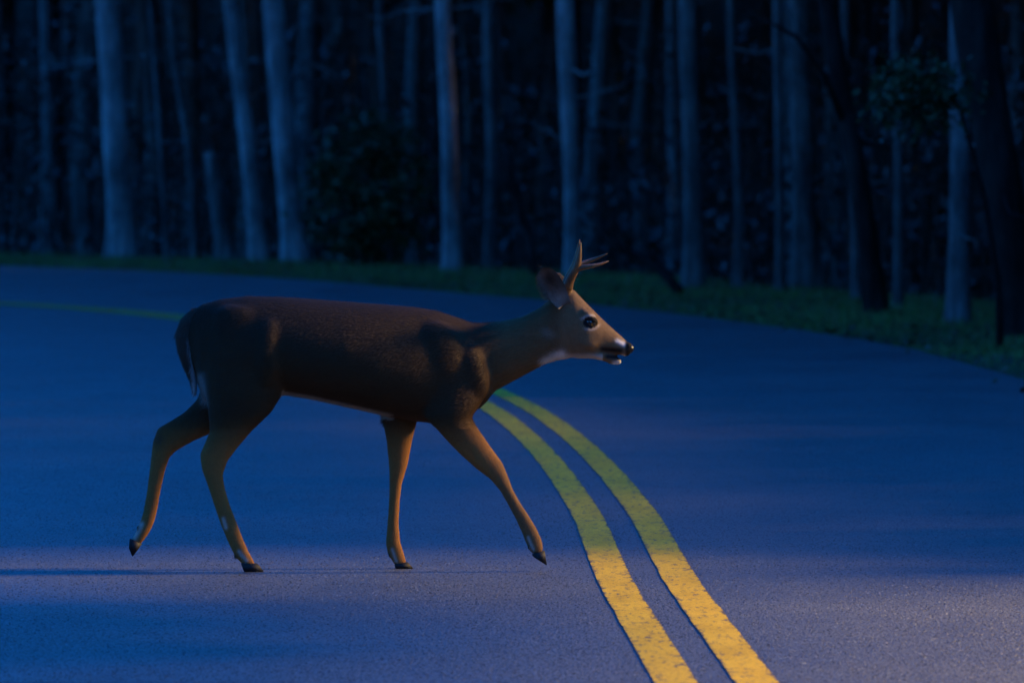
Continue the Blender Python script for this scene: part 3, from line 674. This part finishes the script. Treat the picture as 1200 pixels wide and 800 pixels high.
def try_tree(x, y, label, group, lo=5.2, far=1e9):
    dr = float(side(EDGE[::2], np.array([(x, y)]))[0]); dl = -float(side(LEDGE[::2], np.array([(x, y)]))[0])
    d = dr if dr > 0 else dl
    if d < lo or d > far: return False
    for (a, b_) in TAKEN:
        if (a - x) ** 2 + (b_ - y) ** 2 < 2.4: return False
    k = random.randrange(3); ch = random.uniform(9.5, 13)
    z = hz(x, y)
    if dr > 0 and y < 60 and (stem_blocks(x, y) or blocks(x, y, z + ch, k, LIT)): return False
    gi = random.randrange(len(GEN)); kind_ = ('stout ashen-barked', 'slender ashen-barked', 'stout grey-barked', 'middling grey-barked', 'slender grey-barked', 'dark-barked')[gi]
    add_tree('forest_tree', x, y, z, GEN[gi], k, ch, random.uniform(0, 6.28), label % kind_, group % kind_)
    TAKEN.append((x, y)); return True
n_ = 0
for _ in range(4000):                                    # behind the edge, in view
    if n_ >= 95: break
    D = 52 + 170 * random.random() ** 1.4; x = random.uniform(-660, 660) / F_PX * D
    n_ += try_tree(x, D, '%s trunk deep in the dark woods beyond the grass verge', '%s trunks deep in the woods', 13)
for x_lo, x_hi, cnt in ((6, 36, 110), (-34, -5, 70)):        # flanking woods, mostly out of frame: they shade the road and the deer
    n_ = 0
    for _ in range(6000):
        if n_ >= cnt: break
        x, y = random.uniform(x_lo, x_hi), random.uniform(-40, 105)
        if abs(x) < .085 * max(y, 0) + 1: continue
        n_ += try_tree(x, y, '%s tree in the woods flanking the near road', '%s trees flanking the near road', 5.0, 30)
# unseen foliage masses added for shade: a layer overhead and screens to the side
def mass(name, label, n_, box, size, m_, lo, per=10, spread=.8):
    q = rng.uniform(0, 1, (n_, 3)) * (np.array(box[1]) - np.array(box[0])) + np.array(box[0])
    dr = side(EDGE[::2], q[:, :2]); dl = -side(LEDGE[::2], q[:, :2]); q = q[(np.where(dr > 0, dr, dl) > lo) & (np.abs(q[:, 0]) > np.where(q[:, 2] > 6.5, -1, .080 * np.maximum(q[:, 1], 0) + 1.2))]
    q[:, 2] += height(q[:, :2])
    cl_ = (q[:, None] + rng.normal(size=(len(q), per, 3)) * spread).reshape(-1, 3)
    tag(obj(name, leaves(name, cl_, size, m_)), label, 'foliage', kind='stuff')
mass('shade_canopy', 'unseen leaf layer added above the deep woods to darken them', 4200, ((-26, 55, 7), (44, 230, 14)), .85, M['leaf'], 9)  # leaf layer above the view, added to keep sky and sun off the woods
def screen(name, label, n_, y0, y1, xlo, wid, z1, size, per, spread, m_, gap):
    y = rng.uniform(y0, y1, n_); q = np.c_[xlo(y) + rng.random(n_) * wid, y, rng.random(n_) * z1]; q[:, 2] += height(q[:, :2])
    cl_ = (q[:, None] + rng.normal(size=(len(q), per, 3)) * spread).reshape(-1, 3)
    if gap: cl_ = cl_[~in_sun_gap(cl_)]
    tag(obj(name, leaves(name, cl_, size, m_)), label, 'foliage', kind='stuff')
edge_x = lambda y: np.interp(y, EDGE[:150, 1], EDGE[:150, 0])
screen('shade_screen', 'unseen leaf screen added to shade the near road, with a gap for sun', 12500, -8, 62, lambda y: np.maximum(edge_x(np.minimum(y, 40)) + 6.5, .085 * y + 2.5), 8, 11, .26, 12, .45, M['leaf'], True)  # added sun block beside the road, opened towards the lit road and deer
screen('shade_screen', 'unseen leaf screen added to keep sun off the woods beyond the bend', 9500, 48, 245, lambda y: .085 * y + 2.0, 9, 18, .5, 10, .8, M['leaf'], False)  # added out of view so that no sun reaches the visible woods

# undergrowth: twiggy, leafy low cover too fine to count
pts = []
for _ in range(3200):
    D = 50 + 130 * random.random() ** 1.3; x = random.uniform(-640, 640) / F_PX * D; pts.append((x, D))
pts = np.array(pts); dd = side(EDGE[::2], pts); pts = pts[dd > 5.0]; hh = height(pts)
cl = [np.c_[pts, hh + rng.uniform(.0, 1, len(pts)) ** 1.6 * 3.2][i] + rng.normal(size=(14, 3)) * np.array((.35, .35, .22)) for i in range(len(pts))]
tag(obj('undergrowth', leaves('undergrowth', np.concatenate(cl), .07, M['brush'])), 'dark leafy undergrowth filling the woods between the trunks', 'undergrowth', kind='stuff')
# thin bare stems in the undergrowth
v, f = [], []
for (x, y), h0 in zip(pts[:1500], hh[:1500]):
    r = random.uniform(.008, .025); L = random.uniform(1.5, 4.5); dx, dy = random.gauss(0, .35), random.gauss(0, .35); b0 = len(v)
    for u in (0, .5, 1):
        for k in range(3): v.append((x + dx * u * u + r * (1 - .8 * u) * math.cos(k * 2.09), y + dy * u + r * (1 - .8 * u) * math.sin(k * 2.09), h0 + L * u))
    for i in (0, 1):
        for k in range(3): f.append((b0 + i * 3 + k, b0 + i * 3 + (k + 1) % 3, b0 + i * 3 + 3 + (k + 1) % 3, b0 + i * 3 + 3 + k))
tag(obj('brushwood', mesh('brushwood', v, f, M['bark_mid'])), 'thin bare stems crowding the woods behind the trunks', 'brushwood', kind='stuff')

# grass on the verges and fallen leaves
def grass(poly, sgn, y0, y1, n_, depth, name, label):
    T = np.gradient(poly, axis=0); T /= np.linalg.norm(T, axis=1)[:, None]; R = np.c_[T[:, 1], -T[:, 0]] * sgn
    ok = np.where((poly[:, 1] > y0) & (poly[:, 1] < y1))[0]; i = rng.choice(ok, n_); d = -.06 + rng.random(n_) ** 1.15 * depth
    xy = poly[i] + R[i] * d[:, None] + T[i] * rng.uniform(-.3, .3, (n_, 1)); z = height(xy)
    cl_ = np.array([noise.noise(Vector((a * .5, b_ * .35, 0))) for a, b_ in xy])
    h_ = rng.uniform(.03, .085, n_) * (1 + .6 * cl_) * (.45 + .55 * np.clip(d / .6, 0, 1)); a = rng.uniform(0, 6.28, n_); w = rng.uniform(.003, .007, n_)
    b0 = np.c_[xy, z - .01]; s_ = np.c_[np.cos(a), np.sin(a), 0 * a] * w[:, None]; tip = np.c_[rng.normal(0, .45, (n_, 2)) * h_[:, None], h_]
    vv = np.stack((b0 - s_, b0 + s_, b0 + tip), 1).reshape(-1, 3)
    mixk = np.clip(.5 + cl_ * .8 + rng.normal(0, .25, n_), 0, 1)[:, None]
    dry = (rng.random(n_) < .26)[:, None]
    c = (1 - mixk) * np.array((.06, .12, .022)) + mixk * np.array((.12, .19, .035)); c = np.where(dry, np.array((.19, .14, .06)), c)
    tag(obj(name, fast_mesh(name, vv, np.arange(3 * n_).reshape(-1, 3), M['grass'], np.repeat(c, 3, 0))), label, 'grass', kind='stuff')
grass(EDGE, 1, 12, 95, 200000, 3.8, 'verge_grass', 'short green grass verge along the outer road edge')
grass(LEDGE, -1, 12, 80, 25000, 2.5, 'verge_grass', 'short green grass verge along the inner road edge')
i = rng.choice(np.where((EDGE[:, 1] > 25) & (EDGE[:, 1] < 95))[0], 5000); T = np.gradient(EDGE, axis=0); T /= np.linalg.norm(T, axis=1)[:, None]
d = rng.uniform(-.25, 6, 5000); xy = EDGE[i] + np.c_[T[i, 1], -T[i, 0]] * d[:, None]; zz = np.maximum(height(xy), np.where(d < .05, .004, -9)) + rng.uniform(.01, .06, 5000)
tag(obj('fallen_leaves', leaves('fallen_leaves', np.c_[xy, zz], .035, M['litter'], 2.5)), 'brown fallen leaves scattered through the verge grass', 'leaves', kind='stuff')
